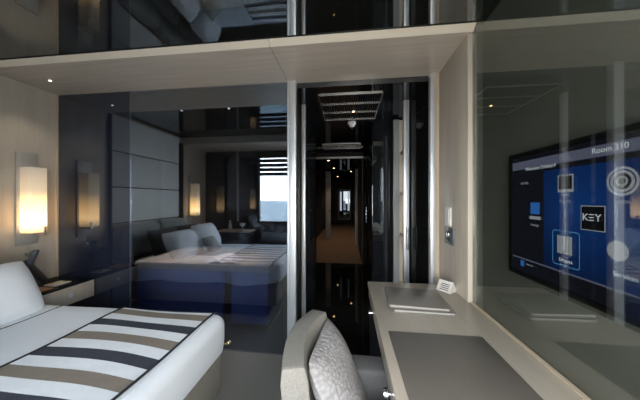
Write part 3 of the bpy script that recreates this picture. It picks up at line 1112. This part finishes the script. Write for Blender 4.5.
scr = obj('screen', bx(XT + .0065, XT + .009, SY0, SY1, SZ0, SZ1), screen_mat(), tv, False)
E_white = emis('screen_white', (.62, .66, .72), 1.0)
E_grey = emis('screen_grey', (.36, .37, .41), .8)
E_bar = emis('screen_lilac_bar', (.20, .21, .32), .5)
E_blue = emis('screen_bright_blue', (.05, .22, .75), .6)
E_line = emis('screen_outline_blue', (.12, .42, .85), .6)
E_black = emis('screen_black', (.006, .006, .008), 1)
E_band = emis('screen_dark_band', (.007, .008, .013), 1)
XS = XT + .006
def flat(y0, y1, z0, z1, lay=1):
    return bx(XS - .0006 * lay, XS - .0006 * lay + .0005, min(y0, y1), max(y0, y1), z0, z1)
obj('top_band', flat(SY0, SY1, 1.515, SZ1, 1), E_band, scr, False)
obj('title_bar', flat(SY0, SY1, 1.535, 1.572, 2), E_bar, scr, False)
obj('bottom_band', flat(SY0, SY1, SZ0, 1.125, 1), E_band, scr, False)
obj('bottom_line', flat(SY0, SY1, 1.124, 1.130, 2), E_bar, scr, False)
obj('left_column', flat(1.085, SY1, 1.13, 1.515, 1), E_band, scr, False)

def text(body, y, z, size, m, parent, lay=3, align='CENTER'):
    cu = bpy.data.curves.new('writing', 'FONT')
    cu.body = body
    cu.size = size
    cu.align_x = align
    cu.align_y = 'CENTER'
    cu.extrude = .0002
    o = bpy.data.objects.new('writing', cu)
    COL.objects.link(o)
    dg = bpy.context.evaluated_depsgraph_get()
    me = bpy.data.meshes.new_from_object(o.evaluated_get(dg))
    bpy.data.objects.remove(o)
    # text x -> -y, text y -> z, facing -x
    me.transform(Matrix(((0, 0, -1, XS - .0006 * lay), (-1, 0, 0, y), (0, 1, 0, z), (0, 0, 0, 1))))
    me.transform(Matrix.Translation(-root_loc(parent)))
    me.materials.append(m)
    w_ = bpy.data.objects.new('writing', me)
    COL.objects.link(w_)
    w_.parent = parent
    return w_
text('Room 310', .835, 1.555, .025, E_white, scr)
text('Welcome Onboard', 1.105, 1.532, .020, E_white, scr)
text('MOVIES', 1.19, 1.470, .014, E_grey, scr)
# menu icons
def icon_tv(y, z):
    obj('tv_icon', flat(y - .032, y + .032, z - .03, z + .035, 2), E_grey, scr, False)
    obj('tv_icon_screen', flat(y - .027, y + .027, z - .019, z + .030, 3), E_black, scr, False)
    obj('tv_icon_foot', flat(y - .016, y + .016, z - .042, z - .036, 2), E_grey, scr, False)
icon_tv(.985, 1.455)
text('Watch', .985, 1.392, .017, E_grey, scr)
def disc(name, y, z, r, m, lay, r_in=0):
    b = bm_new()
    x = XS - .0006 * lay
    n = 32
    t = bmesh.new()
    o_ = [t.verts.new((x, y + r * math.cos(2 * math.pi * k / n), z + r * math.sin(2 * math.pi * k / n))) for k in range(n)]
    if r_in:
        i_ = [t.verts.new((x, y + r_in * math.cos(2 * math.pi * k / n), z + r_in * math.sin(2 * math.pi * k / n))) for k in range(n)]
        for k in range(n):
            t.faces.new((o_[k], o_[(k + 1) % n], i_[(k + 1) % n], i_[k]))
    else:
        t.faces.new(o_)
    bmesh.ops.solidify(t, geom=t.faces[:], thickness=.0003)
    merge(b, t)
    return obj(name, b, m, scr, False)
disc('speaker_icon', .800, 1.452, .043, E_grey, 2, .036)
disc('speaker_icon', .800, 1.452, .032, E_grey, 2)
disc('speaker_icon', .800, 1.452, .024, E_black, 3, .016)
disc('speaker_icon', .800, 1.452, .010, E_black, 3)
text('Listen', .800, 1.392, .017, E_grey, scr)
obj('square_icon', flat(1.105, 1.155, 1.335, 1.385, 2), E_blue, scr, False)
obj('square_icon_line', flat(1.10, 1.16, 1.312, 1.326, 2), E_grey, scr, False)
text('Settings', 1.13, 1.288, .014, E_grey, scr)
lg = obj('logo_tile', flat(.845, .925, 1.295, 1.378, 3), E_grey, scr, False)
obj('logo_tile_face', flat(.848, .922, 1.298, 1.375, 4), E_black, scr, False)
# K, three bars for the E, Y
text('K', .908, 1.338, .034, E_white, scr, 5)
for zz in (1.328, 1.3375, 1.347):
    obj('logo_bar', flat(.880, .896, zz, zz + .0028, 5), E_white, scr, False)
text('Y', .866, 1.338, .034, E_white, scr, 5)
# highlighted tile
def rrect(y0, y1, z0, z1, wd, lay, m):
    b = bm_new()
    x = XS - .0006 * lay
    P = []
    rr = .012
    for (cy, cz, a0) in ((y1 - rr, z1 - rr, 0), (y0 + rr, z1 - rr, 90), (y0 + rr, z0 + rr, 180), (y1 - rr, z0 + rr, 270)):
        for k in range(6):
            a = R(a0 + 90 * k / 5)
            P.append((cy + rr * math.cos(a), cz + rr * math.sin(a), cy + (rr - wd) * math.cos(a), cz + (rr - wd) * math.sin(a)))
    t = bmesh.new()
    o_ = [t.verts.new((x, p[0], p[1])) for p in P]
    i_ = [t.verts.new((x, p[2], p[3])) for p in P]
    for k in range(len(P)):
        t.faces.new((o_[k], o_[(k + 1) % len(P)], i_[(k + 1) % len(P)], i_[k]))
    bmesh.ops.solidify(t, geom=t.faces[:], thickness=.0003)
    merge(b, t)
    obj('highlight_outline', b, m, scr, False)
rrect(.928, 1.040, 1.150, 1.282, .003, 3, E_line)
for k in range(5):
    y = .958 + .0125 * k
    obj('drape_icon_fold', flat(y, y + .0105, 1.195, 1.263, 3), E_grey, scr, False)
text('Drapes', .984, 1.172, .019, E_white, scr)
disc('service_icon', .812, 1.245, .030, E_grey, 2)
text('Services', .792, 1.175, .020, E_white, scr)
text('Internet', 1.16, 1.108, .012, E_grey, scr)
obj('corner_icon', flat(1.193, 1.215, 1.092, 1.118, 3), E_blue, scr, False)
disc('service_icon', .69, 1.25, .05, E_grey, 2)

# ------------------------------------------------------------ chair at the desk
ch = thing('armchair', (.06, .99, 0), 'grey woven tub armchair drawn up to the desk', 'armchair')
# back shell: plan curve from far arm round the back to near arm, height .85 at the back sloping to .62 at arms
def plan(s):
    """s in 0..1 along the back panel, from far (y high) to near (y low): outer face centre line"""
    y = 1.215 - .43 * s
    x = -.112 - .035 * s - .045 * math.sin(math.pi * (s * .95 + .02))
    return x, y
sh = bm_new()
n, m_ = 26, 14
th = .095
t = bmesh.new()
def shell(s, q, side):
    x, y = plan(s)
    dx = -.045 * math.pi * .95 * math.cos(math.pi * (s * .95 + .02))
    nrm = Vector((-(-.43), dx)).normalized()  # inward (towards +x)
    ztop = .845 - .012 * (2 * s - 1) ** 2
    z = .10 + (ztop - .10) * q
    lean = -.06 * (q - .5)
    rr = 1.0
    off = (th / 2) * side
    if q > .97:
        off *= .80
        z = ztop
    return Vector((x + nrm.x * off + lean, y + nrm.y * off, z))
vo = [[t.verts.new(shell(i / n, j / m_, -1)) for j in range(m_ + 1)] for i in range(n + 1)]
vi = [[t.verts.new(shell(i / n, j / m_, 1)) for j in range(m_ + 1)] for i in range(n + 1)]
for i in range(n):
    for j in range(m_):
        t.faces.new((vo[i][j], vo[i + 1][j], vo[i + 1][j + 1], vo[i][j + 1]))
        t.faces.new((vi[i][j], vi[i][j + 1], vi[i + 1][j + 1], vi[i + 1][j]))
    t.faces.new((vo[i][m_], vo[i + 1][m_], vi[i + 1][m_], vi[i][m_]))
    t.faces.new((vo[i][0], vi[i][0], vi[i + 1][0], vo[i + 1][0]))
for i in (0, n):
    for j in range(m_):
        t.faces.new((vo[i][j], vo[i][j + 1], vi[i][j + 1], vi[i][j]))
bmesh.ops.recalc_face_normals(t, faces=t.faces[:])
ed = [e for e in t.edges if e.calc_face_angle(0) > R(50)]
bmesh.ops.bevel(t, geom=ed, offset=.007, segments=2, profile=.5, affect='EDGES')
merge(sh, t)
obj('backrest', sh, M['chair_fabric'], ch)
for (y0, y1) in ((1.10, 1.225), (.765, .885)):
    a = bx(-.13, .32, y0, y1, .12, .622, bev=.02, seg=3)
    obj('armrest', a, M['seat_fabric'], ch)
obj('seat', bx(-.12, .35, .888, 1.097, .28, .45, bev=.03, seg=4), M['seat_fabric'], ch)
for x in (-.16, .28):
    for y in (.80, 1.18):
        l_ = bm_new()
        cyl(l_, (x, y, 0), (x, y, .13), .016, .022)
        obj('leg', l_, M['black'], ch)

# patterned cushion leaning on the backrest
def cushion_mat():
    m = bpy.data.materials.new('patterned_cushion')
    m.use_nodes = True
    n = m.node_tree.nodes
    l = m.node_tree.links
    p = n['Principled BSDF']
    p.inputs['Roughness'].default_value = .8
    p.inputs['Specular IOR Level'].default_value = .25
    t = n.new('ShaderNodeTexCoord')
    v = n.new('ShaderNodeTexVoronoi')
    v.inputs['Scale'].default_value = 75
    mp = n.new('ShaderNodeMapping')
    mp.inputs['Scale'].default_value = (1, .35, 1)
    mx = n.new('ShaderNodeMix')
    mx.data_type = 'RGBA'
    mx.inputs['A'].default_value = (.40, .39, .395, 1)
    mx.inputs['B'].default_value = (.24, .232, .235, 1)
    b = n.new('ShaderNodeBump')
    b.inputs['Strength'].default_value = .5
    b.inputs['Distance'].default_value = .006
    l.new(t.outputs['Object'], mp.inputs[0])
    l.new(mp.outputs[0], v.inputs['Vector'])
    l.new(v.outputs['Distance'], mx.inputs['Factor'])
    l.new(mx.outputs['Result'], p.inputs['Base Color'])
    l.new(v.outputs['Distance'], b.inputs['Height'])
    l.new(b.outputs[0], p.inputs['Normal'])
    return m
cb = pillow_bm(.37, .43, .14, 9)
cu = obj('cushion', cb, cushion_mat(), local=True)
cu.rotation_euler = (R(-26), 0, R(83))
cu.location = (-.030, 1.00, .625)
tag(cu, 'silvery textured scatter cushion propped in the armchair', 'cushion')
